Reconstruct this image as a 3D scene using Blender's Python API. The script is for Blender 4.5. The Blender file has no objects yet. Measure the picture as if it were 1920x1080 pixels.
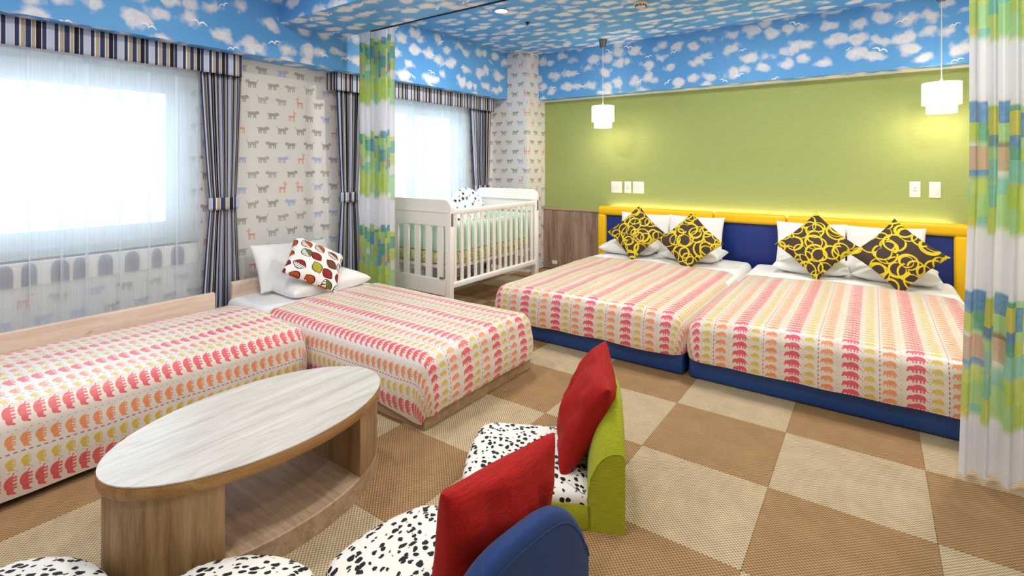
import bpy, bmesh, math, random
from math import sin, cos, pi, radians, sqrt, hypot
from mathutils import Vector, Matrix, noise as mnoise

random.seed(7)
SC = bpy.context.scene
COL = SC.collection

# ------------------------------------------------------------------ camera
YAW = 0.6298
CAM_H = 1.2458
cam = bpy.data.cameras.new('camera')
cam.sensor_width = 36.0
cam.lens = 958.0428 / 1920 * 36.0
cam.shift_x = (960 - 939.0865) / 1920
cam.shift_y = -(540 - 308.177) / 1920
cam.clip_start = 0.02
co = bpy.data.objects.new('camera', cam)
co.location = (0, 0, CAM_H)
co.rotation_euler = (pi / 2, 0, YAW)
COL.objects.link(co)
SC.camera = co

# ------------------------------------------------------------------ world and light
w = bpy.data.worlds.new('overcast_sky')
w.use_nodes = True
bg = w.node_tree.nodes['Background']
bg.inputs['Color'].default_value = (0.90, 0.955, 1.0, 1)
bg.inputs['Strength'].default_value = 1.0
SC.world = w


def area(name, loc, rot, sx, sy, power, color, shape='RECTANGLE', parent=None):
    l = bpy.data.lights.new(name, 'AREA')
    l.shape = shape
    l.size = sx
    l.size_y = sy
    l.energy = power
    l.color = color
    o = bpy.data.objects.new(name, l)
    o.location = loc
    o.rotation_euler = rot
    COL.objects.link(o)
    if parent:
        o.parent = parent
    return o


DAY = (0.66, 0.84, 1.0)
area('daylight_near_window', (-4.25, 0.3, 1.45), (0, -pi / 2, 0), 1.5, 2.7, 34, DAY)
area('daylight_far_window', (-4.25, 3.7, 1.45), (0, -pi / 2, 0), 1.5, 1.7, 21, DAY)
WARM = (1.0, 0.95, 0.87)

vs = SC.view_settings
vs.view_transform = 'Standard'
vs.look = 'None'
vs.exposure = 0.37
vs.gamma = 1.0
vs.use_curve_mapping = False
SC.cycles.max_bounces = 10
SC.cycles.transparent_max_bounces = 16
SC.cycles.diffuse_bounces = 5
SC.cycles.sample_clamp_indirect = 6.0


# ------------------------------------------------------------------ material graph helper
def lin(r, g, b):
    f = lambda c: (c / 255 / 12.92) if c / 255 <= 0.04045 else ((c / 255 + 0.055) / 1.055) ** 2.4
    return (f(r), f(g), f(b), 1.0)


class G:
    def __init__(s, name):
        s.mat = bpy.data.materials.new(name)
        s.mat.use_nodes = True
        s.nt = s.mat.node_tree
        s.n = s.nt.nodes
        s.bsdf = s.n['Principled BSDF']
        s.out = s.n['Material Output']
        s.tc = s.n.new('ShaderNodeTexCoord')
        s.uv = s.tc.outputs['UV']
        s.ob = s.tc.outputs['Object']

    def put(s, sock, v):
        if isinstance(v, bpy.types.NodeSocket):
            s.nt.links.new(v, sock)
        elif v is not None:
            if sock.type == 'VECTOR' and isinstance(v, (int, float)):
                v = (v, v, v)
            if sock.type == 'VECTOR' and len(v) == 2:
                v = (v[0], v[1], 0)
            sock.default_value = v

    def m(s, op, a, b=None, c=None, clamp=False):
        n = s.n.new('ShaderNodeMath')
        n.operation = op
        n.use_clamp = clamp
        for i, v in enumerate((a, b, c)):
            if v is not None:
                s.put(n.inputs[i], v)
        return n.outputs[0]

    def vm(s, op, a, b=None, c=None):
        n = s.n.new('ShaderNodeVectorMath')
        n.operation = op
        s.put(n.inputs[0], a)
        if b is not None:
            s.put(n.inputs[3] if op == 'SCALE' else n.inputs[1], b)
        if c is not None:
            s.put(n.inputs[2], c)
        return n.outputs['Value'] if op in ('LENGTH', 'DOT_PRODUCT', 'DISTANCE') else n.outputs['Vector']

    def xyz(s, v):
        n = s.n.new('ShaderNodeSeparateXYZ')
        s.put(n.inputs[0], v)
        return n.outputs[0], n.outputs[1], n.outputs[2]

    def vec(s, x, y, z=0.0):
        n = s.n.new('ShaderNodeCombineXYZ')
        for i, v in enumerate((x, y, z)):
            s.put(n.inputs[i], v)
        return n.outputs[0]

    def local(s, p, c, r, rot=0.0):          # p seen in a frame centred on c, turned by rot and scaled by r
        n = s.n.new('ShaderNodeMapping')
        n.vector_type = 'TEXTURE'
        s.put(n.inputs['Vector'], p)
        n.inputs['Location'].default_value = (c[0], c[1], 0)
        n.inputs['Rotation'].default_value = (0, 0, rot)
        n.inputs['Scale'].default_value = (r[0], r[1], 1)
        return n.outputs[0]

    def ell(s, p, c, r, rot=0.0):
        return s.vm('LENGTH', s.local(p, c, r, rot))

    def box(s, p, c, r, rot=0.0):
        x, y, z = s.xyz(s.vm('ABSOLUTE', s.local(p, c, r, rot)))
        return s.m('MAXIMUM', x, y)

    def union(s, ds):
        d = ds[0]
        for e in ds[1:]:
            d = s.m('MINIMUM', d, e)
        return d

    def less(s, a, b, soft=0.0):
        if not soft:
            return s.m('LESS_THAN', a, b)
        if not isinstance(b, (int, float)):
            a, b = s.m('SUBTRACT', a, b), 0.0
        return s.step(a, b + soft, b - soft)

    def step(s, v, e0, e1):
        n = s.n.new('ShaderNodeMapRange')
        n.interpolation_type = 'SMOOTHSTEP'
        s.put(n.inputs[0], v)
        s.put(n.inputs[1], e0)
        s.put(n.inputs[2], e1)
        return n.outputs[0]

    def mix(s, f, a, b, blend='MIX'):
        n = s.n.new('ShaderNodeMix')
        n.data_type = 'RGBA'
        n.blend_type = blend
        s.put(n.inputs[0], f)
        s.put(n.inputs[6], a)
        s.put(n.inputs[7], b)
        return n.outputs[2]

    def ramp(s, f, stops, interp='LINEAR'):
        n = s.n.new('ShaderNodeValToRGB')
        r = n.color_ramp
        r.interpolation = interp
        while len(r.elements) < len(stops):
            r.elements.new(0.5)
        for e, (p, c) in zip(r.elements, stops):
            e.position = p
            e.color = c
        s.put(n.inputs[0], f)
        return n.outputs[0]

    def noise(s, v, scale, detail=2.0, rough=0.5, dist=0.0, color=False):
        n = s.n.new('ShaderNodeTexNoise')
        s.put(n.inputs['Vector'], v)
        n.inputs['Scale'].default_value = scale
        n.inputs['Detail'].default_value = detail
        n.inputs['Roughness'].default_value = rough
        n.inputs['Distortion'].default_value = dist
        return n.outputs['Color' if color else 'Fac']

    def white(s, v):
        n = s.n.new('ShaderNodeTexWhiteNoise')
        n.noise_dimensions = '2D'
        s.put(n.inputs['Vector'], v)
        return n.outputs['Value'], n.outputs['Color']

    def voro(s, v, scale, rnd=1.0, feature='F1'):
        n = s.n.new('ShaderNodeTexVoronoi')
        n.voronoi_dimensions = '2D'
        n.feature = feature
        s.put(n.inputs['Vector'], v)
        n.inputs['Scale'].default_value = scale
        n.inputs['Randomness'].default_value = rnd
        loc = s.vm('SCALE', s.vm('SUBTRACT', v, n.outputs['Position']), float(scale))
        return loc, n.outputs['Color'], n.outputs['Distance']

    def bump(s, h, strength=0.3, dist=0.002):
        n = s.n.new('ShaderNodeBump')
        n.inputs['Strength'].default_value = strength
        n.inputs['Distance'].default_value = dist
        s.put(n.inputs['Height'], h)
        s.put(s.bsdf.inputs['Normal'], n.outputs[0])

    def fin(s, color, rough=0.6, spec=0.4, **kw):
        s.put(s.bsdf.inputs['Base Color'], color)
        s.put(s.bsdf.inputs['Roughness'], rough)
        s.put(s.bsdf.inputs['Specular IOR Level'], spec)
        for k, v in kw.items():
            s.put(s.bsdf.inputs[k.replace('_', ' ')], v)
        return s.mat

    def through(s, color, transparent, translucent):   # cloth that light passes: surface + translucent + open weave
        base = s.bsdf.outputs[0]
        t = s.n.new('ShaderNodeBsdfTranslucent')
        s.put(t.inputs['Color'], color)
        m1 = s.n.new('ShaderNodeMixShader')
        s.put(m1.inputs[0], translucent)
        s.nt.links.new(base, m1.inputs[1])
        s.nt.links.new(t.outputs[0], m1.inputs[2])
        tr = s.n.new('ShaderNodeBsdfTransparent')
        m2 = s.n.new('ShaderNodeMixShader')
        s.put(m2.inputs[0], transparent)
        s.nt.links.new(m1.outputs[0], m2.inputs[1])
        s.nt.links.new(tr.outputs[0], m2.inputs[2])
        s.nt.links.new(m2.outputs[0], s.out.inputs['Surface'])
        return s.mat


def plain(name, rgb, rough=0.5, spec=0.4, grain=0.0, gscale=300.0, **kw):
    g = G(name)
    c = lin(*rgb)
    if grain:
        nz = g.noise(g.ob, gscale, 3)
        col = g.mix(nz, tuple(x * (1 - grain) for x in c[:3]) + (1,), tuple(min(1, x * (1 + grain)) for x in c[:3]) + (1,))
        g.bump(nz, 0.25, 0.001)
        return g.fin(col, rough, spec, **kw)
    return g.fin(c, rough, spec, **kw)


def fabric(name, rgb, rgb2, along='x', scale=400.0, rough=0.85, sheen=0.12):   # yarn-dyed upholstery with a streaky weave
    g = G(name)
    sc = {'x': (0.06, 1, 1), 'z': (1, 1, 0.06)}[along]
    nz = g.noise(g.vm('MULTIPLY', g.ob, sc), scale, 3, 0.7)
    fine = g.noise(g.ob, scale * 2.2, 1)
    f = g.m('MULTIPLY_ADD', fine, 0.35, g.m('MULTIPLY', nz, 0.7), clamp=True)
    g.bump(f, 0.5, 0.0015)
    return g.fin(g.mix(g.step(f, 0.3, 0.75), lin(*rgb2), lin(*rgb)), rough, 0.3, Sheen_Weight=sheen)


def sky_paper():
    g = G('sky_wallpaper')
    p = g.uv
    base = g.mix(g.noise(p, 1.1, 1), lin(74, 148, 220), lin(118, 182, 236))
    wob = g.noise(p, 11, 2, 0.5)
    loc, rc, dd = g.voro(g.vm('ADD', p, (7.3, 3.1, 0)), 6.2, 0.75)
    rx, ry, rz = g.xyz(rc)
    d = g.vm('LENGTH', g.vm('MULTIPLY', loc, (0.85, 1.3, 0)))
    d = g.m('ADD', d, g.m('MULTIPLY_ADD', wob, 1.1, -0.55))
    rad = g.m('MULTIPLY_ADD', rx, 0.2, 0.20)
    cl = g.step(g.m('SUBTRACT', d, rad), 0.17, -0.17)
    shade = g.step(g.noise(p, 22, 2), 0.3, 0.7)
    col = g.mix(g.m('MULTIPLY', cl, 0.93), base, g.mix(shade, lin(222, 224, 234), lin(240, 238, 242)))
    loc2, rc2, d2 = g.voro(g.vm('ADD', p, (2.9, 8.7, 0)), 3.3, 0.9)
    ax, ay, az = g.xyz(rc2)
    ang = g.m('MULTIPLY_ADD', ax, 1.3, -0.65)
    rot = g.n.new('ShaderNodeVectorRotate')
    rot.rotation_type = 'Z_AXIS'
    g.put(rot.inputs['Vector'], loc2)
    g.put(rot.inputs['Angle'], ang)
    size = g.m('MULTIPLY_ADD', ay, 0.10, 0.08)
    bx, by, bz = g.xyz(rot.outputs[0])
    x = g.m('DIVIDE', g.m('ABSOLUTE', bx), size)
    y = g.m('DIVIDE', by, size)
    curve = g.m('MULTIPLY_ADD', g.m('SINE', g.m('MULTIPLY', g.m('POWER', x, 0.75), pi)), 0.34, g.m('MULTIPLY', x, 0.12))
    thick = g.m('MULTIPLY_ADD', x, -0.09, 0.15)
    bird = g.m('MULTIPLY', g.less(g.m('ABSOLUTE', g.m('SUBTRACT', y, curve)), thick), g.less(x, 1.0))
    bird = g.m('MULTIPLY', bird, g.m('GREATER_THAN', az, 0.1))
    col = g.mix(bird, col, (0.97, 0.97, 0.97, 1))
    return g.fin(col, 0.55, 0.25)


def animal_paper():
    g = G('animal_wallpaper')
    u, v, _ = g.xyz(g.uv)
    PU, PV = 0.158, 0.112
    row = g.m('DIVIDE', v, PV)
    ri = g.m('FLOOR', row)
    off = g.m('MULTIPLY', g.m('MODULO', g.m('ADD', ri, 100.0), 2.0), 0.5)
    colu = g.m('ADD', g.m('DIVIDE', u, PU), off)
    ci = g.m('FLOOR', colu)
    fx = g.m('MULTIPLY_ADD', g.m('SUBTRACT', colu, ci), 1.0, -0.5)
    fy = g.m('MULTIPLY_ADD', g.m('SUBTRACT', row, ri), 1.0, -0.5)
    wv, wc = g.white(g.vec(ci, ri))
    r1, r2, r3 = g.xyz(wc)
    flip = g.m('MULTIPLY_ADD', g.m('GREATER_THAN', r2, 0.5), 2.0, -1.0)
    p = g.vec(g.m('MULTIPLY', g.m('MULTIPLY', fx, flip), PU / 0.05), g.m('MULTIPLY', fy, PV / 0.036))
    legs = [g.box(p, (x, -0.5), (0.10, 0.42)) for x in (-0.52, -0.22, 0.25, 0.52)]
    body = [g.box(p, (0, 0.02), (0.64, 0.34))]
    cat = g.union(legs + body + [g.box(p, (0.72, 0.28), (0.28, 0.24)), g.box(p, (0.55, 0.6), (0.07, 0.14)),
                                 g.box(p, (0.88, 0.6), (0.07, 0.14)), g.box(p, (-0.78, 0.5), (0.055, 0.45), 0.35)])
    dog = g.union(legs + body + [g.box(p, (0.74, 0.2), (0.24, 0.34)), g.box(p, (1.0, 0.12), (0.12, 0.14)),
                                 g.box(p, (-0.75, 0.22), (0.2, 0.06), -0.5)])
    deer = g.union([g.box(p, (x, -0.62), (0.06, 0.5)) for x in (-0.4, -0.18, 0.3, 0.48)] +
                   [g.box(p, (0.04, -0.05), (0.5, 0.2)), g.box(p, (0.5, 0.4), (0.09, 0.5), 0.15), g.box(p, (0.62, 0.78), (0.26, 0.11)),
                    g.box(p, (0.36, 1.1), (0.04, 0.3), -0.3), g.box(p, (0.54, 1.1), (0.04, 0.26), 0.3)])
    isdeer = g.m('LESS_THAN', r1, 0.17)
    isdog = g.m('GREATER_THAN', r3, 0.5)
    d = g.m('ADD', g.m('MULTIPLY', dog, isdog), g.m('MULTIPLY', cat, g.m('SUBTRACT', 1.0, isdog)))
    d = g.m('ADD', g.m('MULTIPLY', deer, isdeer), g.m('MULTIPLY', d, g.m('SUBTRACT', 1.0, isdeer)))
    ink = g.ramp(r1, [(0, lin(222, 140, 115)), (0.17, lin(150, 148, 148)), (0.62, lin(172, 166, 160)), (0.80, lin(165, 178, 222))], 'CONSTANT')
    mask = g.m('MULTIPLY', g.less(d, 1.0), g.m('MULTIPLY_ADD', g.noise(g.uv, 420, 2), 0.6, 0.5, clamp=True))
    return g.fin(g.mix(mask, lin(230, 227, 226), ink), 0.7, 0.25)


def green_wall():
    g = G('green_textile_wall')
    nz = g.noise(g.vm('MULTIPLY', g.ob, (0.12, 1, 1)), 170, 4, 0.7)
    g.bump(nz, 0.35, 0.0015)
    return g.fin(g.mix(nz, lin(142, 158, 88), lin(174, 184, 118)), 0.75, 0.3)


def oak(name, axis, a=(150, 116, 84), b=(205, 178, 148), rough=0.42, scale=1.0, spec=0.4):
    g = G(name)
    st = [1.0, 1.0, 1.0]
    st[axis] = 0.07
    p = g.vm('MULTIPLY', g.ob, tuple(st))
    n1 = g.noise(p, 26 * scale, 5, 0.62, 0.5)
    n2 = g.noise(p, 190 * scale, 3, 0.7)
    knot = g.noise(g.vm('MULTIPLY', g.ob, tuple(0.35 if i == axis else 1.0 for i in range(3))), 8 * scale, 3, 0.6, 1.5)
    f = g.m('ADD', g.m('MULTIPLY', n1, 0.7), g.m('MULTIPLY', n2, 0.35), clamp=True)
    col = g.mix(g.step(f, 0.32, 0.72), lin(*a), lin(*b))
    col = g.mix(g.m('MULTIPLY', g.step(knot, 0.66, 0.78), 0.55), col, lin(a[0] * 0.62, a[1] * 0.58, a[2] * 0.55))
    g.bump(n2, 0.12, 0.0006)
    return g.fin(col, rough, spec)


def carpet(name, dark, light, ang):
    g = G(name)
    x, y, z = g.xyz(g.local(g.ob, (0, 0), (1, 1), ang))
    K = 2 * pi / 0.0140
    row = g.m('FLOOR', g.m('DIVIDE', y, 0.0070))
    wx = g.m('SINE', g.m('ADD', g.m('MULTIPLY', x, K), g.m('MULTIPLY', row, pi)))
    wy = g.m('ABSOLUTE', g.m('SINE', g.m('MULTIPLY', y, K)))
    h = g.m('MULTIPLY_ADD', g.m('MULTIPLY', wx, wy), 0.5, 0.5)
    nz = g.noise(g.ob, 420, 2)
    big = g.noise(g.ob, 9, 2)
    f = g.m('ADD', g.m('MULTIPLY', h, 0.85), g.m('MULTIPLY_ADD', nz, 0.6, g.m('MULTIPLY_ADD', big, 0.3, -0.36)), clamp=True)
    g.bump(h, 0.8, 0.004)
    return g.fin(g.mix(f, lin(*dark), lin(*light)), 0.85, 0.25)


def striped():
    g = G('striped_curtain_cloth')
    u, v, _ = g.xyz(g.uv)
    f = g.m('FRACT', g.m('DIVIDE', u, 0.16))
    navy, black, wht, beige, lav = lin(48, 58, 100), lin(24, 26, 46), lin(232, 226, 216), lin(170, 162, 148), lin(186, 194, 222)
    st = [(0.0, navy), (0.105, wht), (0.12, lav), (0.30, wht), (0.315, navy), (0.425, wht), (0.445, black), (0.58, wht), (0.60, beige),
          (0.68, wht), (0.70, navy), (0.84, wht), (0.855, beige), (0.955, wht)]
    col = g.ramp(f, st, 'CONSTANT')
    nz = g.noise(g.uv, 500, 1)
    g.bump(nz, 0.2, 0.001)
    return g.fin(col, 0.75, 0.3)


def sheer():
    g = G('sheer_voile')
    u, v, _ = g.xyz(g.uv)
    nz = g.noise(g.vec(g.m('MULTIPLY', u, 1.0), g.m('MULTIPLY', v, 0.01)), 160, 2, 0.6)
    g.fin(lin(240, 246, 250), 0.9, 0.1)
    return g.through(lin(232, 240, 248), g.m('MULTIPLY_ADD', nz, 0.36, 0.28), 0.58)


def patchwork():
    g = G('watercolour_patch_voile')
    u, z, _ = g.xyz(g.uv)
    CW = 0.043
    wob = g.m('MULTIPLY_ADD', g.noise(g.uv, 5, 2), 0.04, -0.02)
    cu = g.m('DIVIDE', g.m('ADD', u, wob), CW)
    ci = g.m('FLOOR', cu)
    rv, rc = g.white(g.vec(ci, 3.0))
    w_ = g.m('DIVIDE', g.m('ADD', g.m('SUBTRACT', z, 0.224), g.m('MULTIPLY_ADD', rv, 0.06, -0.03)), 0.75)
    f = g.m('SUBTRACT', w_, g.m('FLOOR', w_))
    jj = g.m('ADD', g.m('MULTIPLY', f, 8.0), g.m('MULTIPLY', rv, 0.9))
    ji = g.m('FLOOR', jj)
    bv, bc = g.white(g.vec(ci, ji))
    lime, lgreen, teal, blue, slate, yel, tan, pale, aqua = (lin(184, 208, 60), lin(168, 214, 146), lin(60, 166, 140), lin(62, 138, 204),
        lin(84, 144, 180), lin(212, 204, 70), lin(204, 168, 146), lin(226, 222, 218), lin(126, 202, 188))
    low = g.ramp(bv, [(0, lime), (0.45, lin(200, 216, 92)), (0.62, lgreen), (0.78, yel), (0.88, aqua)], 'CONSTANT')
    midc = g.ramp(bv, [(0, teal), (0.14, lgreen), (0.36, tan), (0.48, blue), (0.56, lime), (0.70, lin(140, 112, 84)), (0.76, aqua), (0.88, pale)], 'CONSTANT')
    top = g.ramp(bv, [(0, blue), (0.2, slate), (0.32, teal), (0.46, yel), (0.66, lgreen), (0.84, lime)], 'CONSTANT')
    col = g.mix(g.step(f, 0.27, 0.31), low, g.mix(g.step(f, 0.46, 0.49), midc, top))
    stain = g.noise(g.uv, 30, 3, 0.6)
    col = g.mix(g.m('MULTIPLY', stain, 0.34), col, lin(236, 240, 228))
    cov = g.m('MULTIPLY', g.step(f, 0.0, 0.05), g.step(f, 0.70, 0.68))
    col = g.mix(cov, lin(236, 236, 242), col)
    g.fin(col, 0.8, 0.2)
    return g.through(col, 0.09, 0.45)


def elephants(name, red=(214, 68, 98), cloth=(224, 211, 197)):
    g = G(name)
    u, v, _ = g.xyz(g.uv)
    PU, PV = 0.25, 0.043
    cu = g.m('MULTIPLY', g.m('FRACT', g.m('DIVIDE', u, PU)), PU)
    cv = g.m('MULTIPLY', g.m('SUBTRACT', g.m('FRACT', g.m('DIVIDE', v, PV)), 0.5), PV)

    def beast(cx, hw, hh, dy=0.0):
        p = g.local(g.vec(cu, cv), (cx, dy), (hw, hh))
        px, py, _ = g.xyz(p)
        hump = g.m('MAXIMUM', g.ell(p, (0.12, -0.18), (0.66, 0.98)), g.m('MULTIPLY_ADD', py, -1.0, 0.62))
        return g.less(g.union([hump, g.ell(p, (-0.52, -0.05), (0.36, 0.48)), g.ell(p, (-0.82, -0.42), (0.12, 0.45), -0.2)] +
                              [g.box(p, (x, -0.62), (0.09, 0.32)) for x in (-0.34, -0.06, 0.3, 0.58)] +
                              [g.ell(p, (0.9, -0.42), (0.2, 0.08), -0.7)]), 1.0)
    red_m = beast(0.046, 0.041, 0.0208)
    yel_m = beast(0.120, 0.0245, 0.0165)
    org_m = beast(0.198, 0.031, 0.018)
    dash = g.m('MULTIPLY', g.less(g.m('ABSOLUTE', g.m('SUBTRACT', cu, 0.158)), 0.0021),
               g.less(g.m('FRACT', g.m('DIVIDE', v, 0.0215)), 0.55))
    dots = g.m('MULTIPLY', g.less(g.m('ABSOLUTE', g.m('SUBTRACT', g.m('ABSOLUTE', g.m('SUBTRACT', cu, 0.1645)), 0.0735)), 0.0016),
               g.less(g.m('FRACT', g.m('DIVIDE', v, 0.0215)), 0.3))
    band = g.less(g.m('ABSOLUTE', g.m('SUBTRACT', cu, 0.046)), 0.042, 0.006)
    col = g.mix(g.m('MULTIPLY', band, 0.35), lin(*cloth), lin(244, 214, 204))
    col = g.mix(dots, col, lin(176, 176, 170))
    col = g.mix(dash, col, lin(170, 70, 120))
    ton = g.noise(g.uv, 60, 2)
    col = g.mix(red_m, col, g.mix(ton, lin(*red), lin(red[0] + 14, red[1] + 26, red[2] + 18)))
    col = g.mix(yel_m, col, g.mix(ton, lin(206, 172, 62), lin(224, 196, 92)))
    col = g.mix(org_m, col, g.mix(ton, lin(224, 132, 84), lin(240, 158, 110)))
    nz = g.noise(g.uv, 900, 1)
    g.bump(nz, 0.15, 0.0006)
    return g.fin(col, 0.38, 0.8, Sheen_Weight=0.7, Sheen_Roughness=0.35)


def spots():
    g = G('dalmatian_spot_cloth')
    p = g.vm('ADD', g.ob, g.vm('SCALE', g.vm('SUBTRACT', g.noise(g.ob, 60, 2, color=True), (0.5, 0.5, 0.5)), 0.014))
    p = g.vm('MULTIPLY', p, (1.0, 0.8, 1.0))
    n = g.n.new('ShaderNodeTexVoronoi')
    g.put(n.inputs['Vector'], p)
    n.inputs['Scale'].default_value = 44
    n.inputs['Randomness'].default_value = 0.85
    loc = g.vm('SCALE', g.vm('SUBTRACT', p, n.outputs['Position']), 44.0)
    r1, r2, r3 = g.xyz(n.outputs['Color'])
    rot = g.n.new('ShaderNodeVectorRotate')
    rot.rotation_type = 'Z_AXIS'
    g.put(rot.inputs['Vector'], loc)
    g.put(rot.inputs['Angle'], g.m('MULTIPLY', r2, 1.6))
    dd = g.vm('LENGTH', g.vm('MULTIPLY', rot.outputs[0], (1.0, 1.4, 1.0)))
    m = g.less(dd, g.m('MULTIPLY_ADD', r1, 0.25, 0.30), 0.03)
    return g.fin(g.mix(m, lin(236, 232, 226), lin(24, 25, 32)), 0.7, 0.3)


def rings():
    g = G('brown_cloth_with_yellow_rings')
    masks = []
    for k, sc in enumerate((6.4, 8.3, 7.2)):
        loc, rc, d = g.voro(g.vm('ADD', g.uv, (k * 3.7 + 1.1, k * 1.9, 0)), sc, 0.8)
        r1, r2, r3 = g.xyz(rc)
        R = g.m('MULTIPLY_ADD', r1, 0.16, 0.34)
        d2 = g.vm('LENGTH', g.vm('ADD', loc, g.vec(g.m('MULTIPLY_ADD', r2, 0.08, -0.04), g.m('MULTIPLY_ADD', r3, 0.08, -0.04))))
        dv = g.vm('LENGTH', g.vm('MULTIPLY', loc, (1.0, 0.95, 0)))
        masks.append(g.m('MULTIPLY', g.less(dv, R), g.m('GREATER_THAN', d2, g.m('SUBTRACT', R, 0.068))))
    m = masks[0]
    for k in masks[1:]:
        m = g.m('MAXIMUM', m, k)
    wv = g.noise(g.uv, 700, 1)
    g.bump(g.m('MULTIPLY_ADD', m, 0.6, wv), 0.35, 0.0015)
    return g.fin(g.mix(m, lin(66, 50, 44), lin(222, 196, 34)), 0.65, 0.3)


def leaves():
    g = G('leaf_print_cloth')
    p = g.vm('ADD', g.uv, (0.53, 0.21, 0))
    loc, rc, d = g.voro(p, 10.2, 0.32)
    r1, r2, r3 = g.xyz(rc)
    rot = g.n.new('ShaderNodeVectorRotate')
    rot.rotation_type = 'Z_AXIS'
    g.put(rot.inputs['Vector'], loc)
    g.put(rot.inputs['Angle'], g.m('MULTIPLY_ADD', r2, 1.0, 0.25))
    x, y, _ = g.xyz(rot.outputs[0])
    x = g.m('DIVIDE', x, 0.49)
    y = g.m('DIVIDE', y, 0.41)
    ay = g.m('ABSOLUTE', y)
    edge = g.m('ADD', ay, g.m('MULTIPLY', x, x))
    leaf = g.less(edge, 1.0)
    line = g.m('MULTIPLY', leaf, g.m('GREATER_THAN', edge, 0.84))
    vein = g.less(g.m('FRACT', g.m('MULTIPLY_ADD', ay, 1.1, g.m('MULTIPLY', x, 3.4))), 0.3)
    half = g.m('MULTIPLY', g.m('GREATER_THAN', r3, 0.45), g.m('LESS_THAN', y, 0.0))
    tint = g.ramp(r1, [(0, lin(150, 30, 32)), (0.3, lin(192, 86, 34)), (0.52, lin(122, 62, 34)), (0.7, lin(186, 178, 52)), (0.85, lin(108, 112, 50))], 'CONSTANT')
    stripe = g.mix(vein, tint, g.mix(0.55, tint, lin(30, 20, 16)))
    hs = g.mix(vein, lin(238, 234, 228), lin(28, 20, 18))
    col = g.mix(half, stripe, hs)
    col = g.mix(line, col, lin(30, 20, 18))
    return g.fin(g.mix(leaf, lin(238, 234, 230), col), 0.7, 0.3)


def starry():
    g = G('white_cloth_with_dark_stars')
    loc, rc, d = g.voro(g.uv, 17, 0.9)
    r1, r2, r3 = g.xyz(rc)
    ang = g.m('ARCTAN2', *g.xyz(loc)[:2])
    r = g.m('MULTIPLY', d, g.m('MULTIPLY_ADD', g.m('COSINE', g.m('MULTIPLY', ang, 5.0)), -0.28, 1.0))
    m = g.less(r, g.m('MULTIPLY_ADD', r2, 0.2, 0.08))
    ink = g.ramp(r3, [(0, lin(26, 30, 52)), (0.45, lin(36, 132, 150)), (0.7, lin(40, 90, 140)), (0.85, lin(180, 150, 150))], 'CONSTANT')
    return g.fin(g.mix(m, lin(240, 242, 246), ink), 0.7, 0.3)


def cotprint():
    g = G('yellow_floral_cot_cloth')
    loc, rc, d = g.voro(g.ob, 26, 0.9)
    n = g.n.new('ShaderNodeTexVoronoi')
    g.put(n.inputs['Vector'], g.ob)
    n.inputs['Scale'].default_value = 34
    m = g.less(n.outputs['Distance'], 0.42, 0.05)
    return g.fin(g.mix(m, lin(226, 222, 178), lin(196, 194, 120)), 0.8, 0.2)


def glass():
    g = G('window_glass')
    gl = g.n.new('ShaderNodeBsdfGlossy')
    gl.inputs['Roughness'].default_value = 0.02
    tr = g.n.new('ShaderNodeBsdfTransparent')
    tr.inputs['Color'].default_value = (0.96, 0.98, 0.98, 1)
    fr = g.n.new('ShaderNodeFresnel')
    fr.inputs[0].default_value = 1.2
    mx = g.n.new('ShaderNodeMixShader')
    g.nt.links.new(fr.outputs[0], mx.inputs[0])
    g.nt.links.new(tr.outputs[0], mx.inputs[1])
    g.nt.links.new(gl.outputs[0], mx.inputs[2])
    g.nt.links.new(mx.outputs[0], g.out.inputs['Surface'])
    return g.mat


def glow(name, rgb, strength, base=(250, 244, 230)):
    g = G(name)
    g.fin(lin(*base), 0.6, 0.2)
    g.bsdf.inputs['Emission Color'].default_value = lin(*rgb)
    g.bsdf.inputs['Emission Strength'].default_value = strength
    return g.mat


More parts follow.
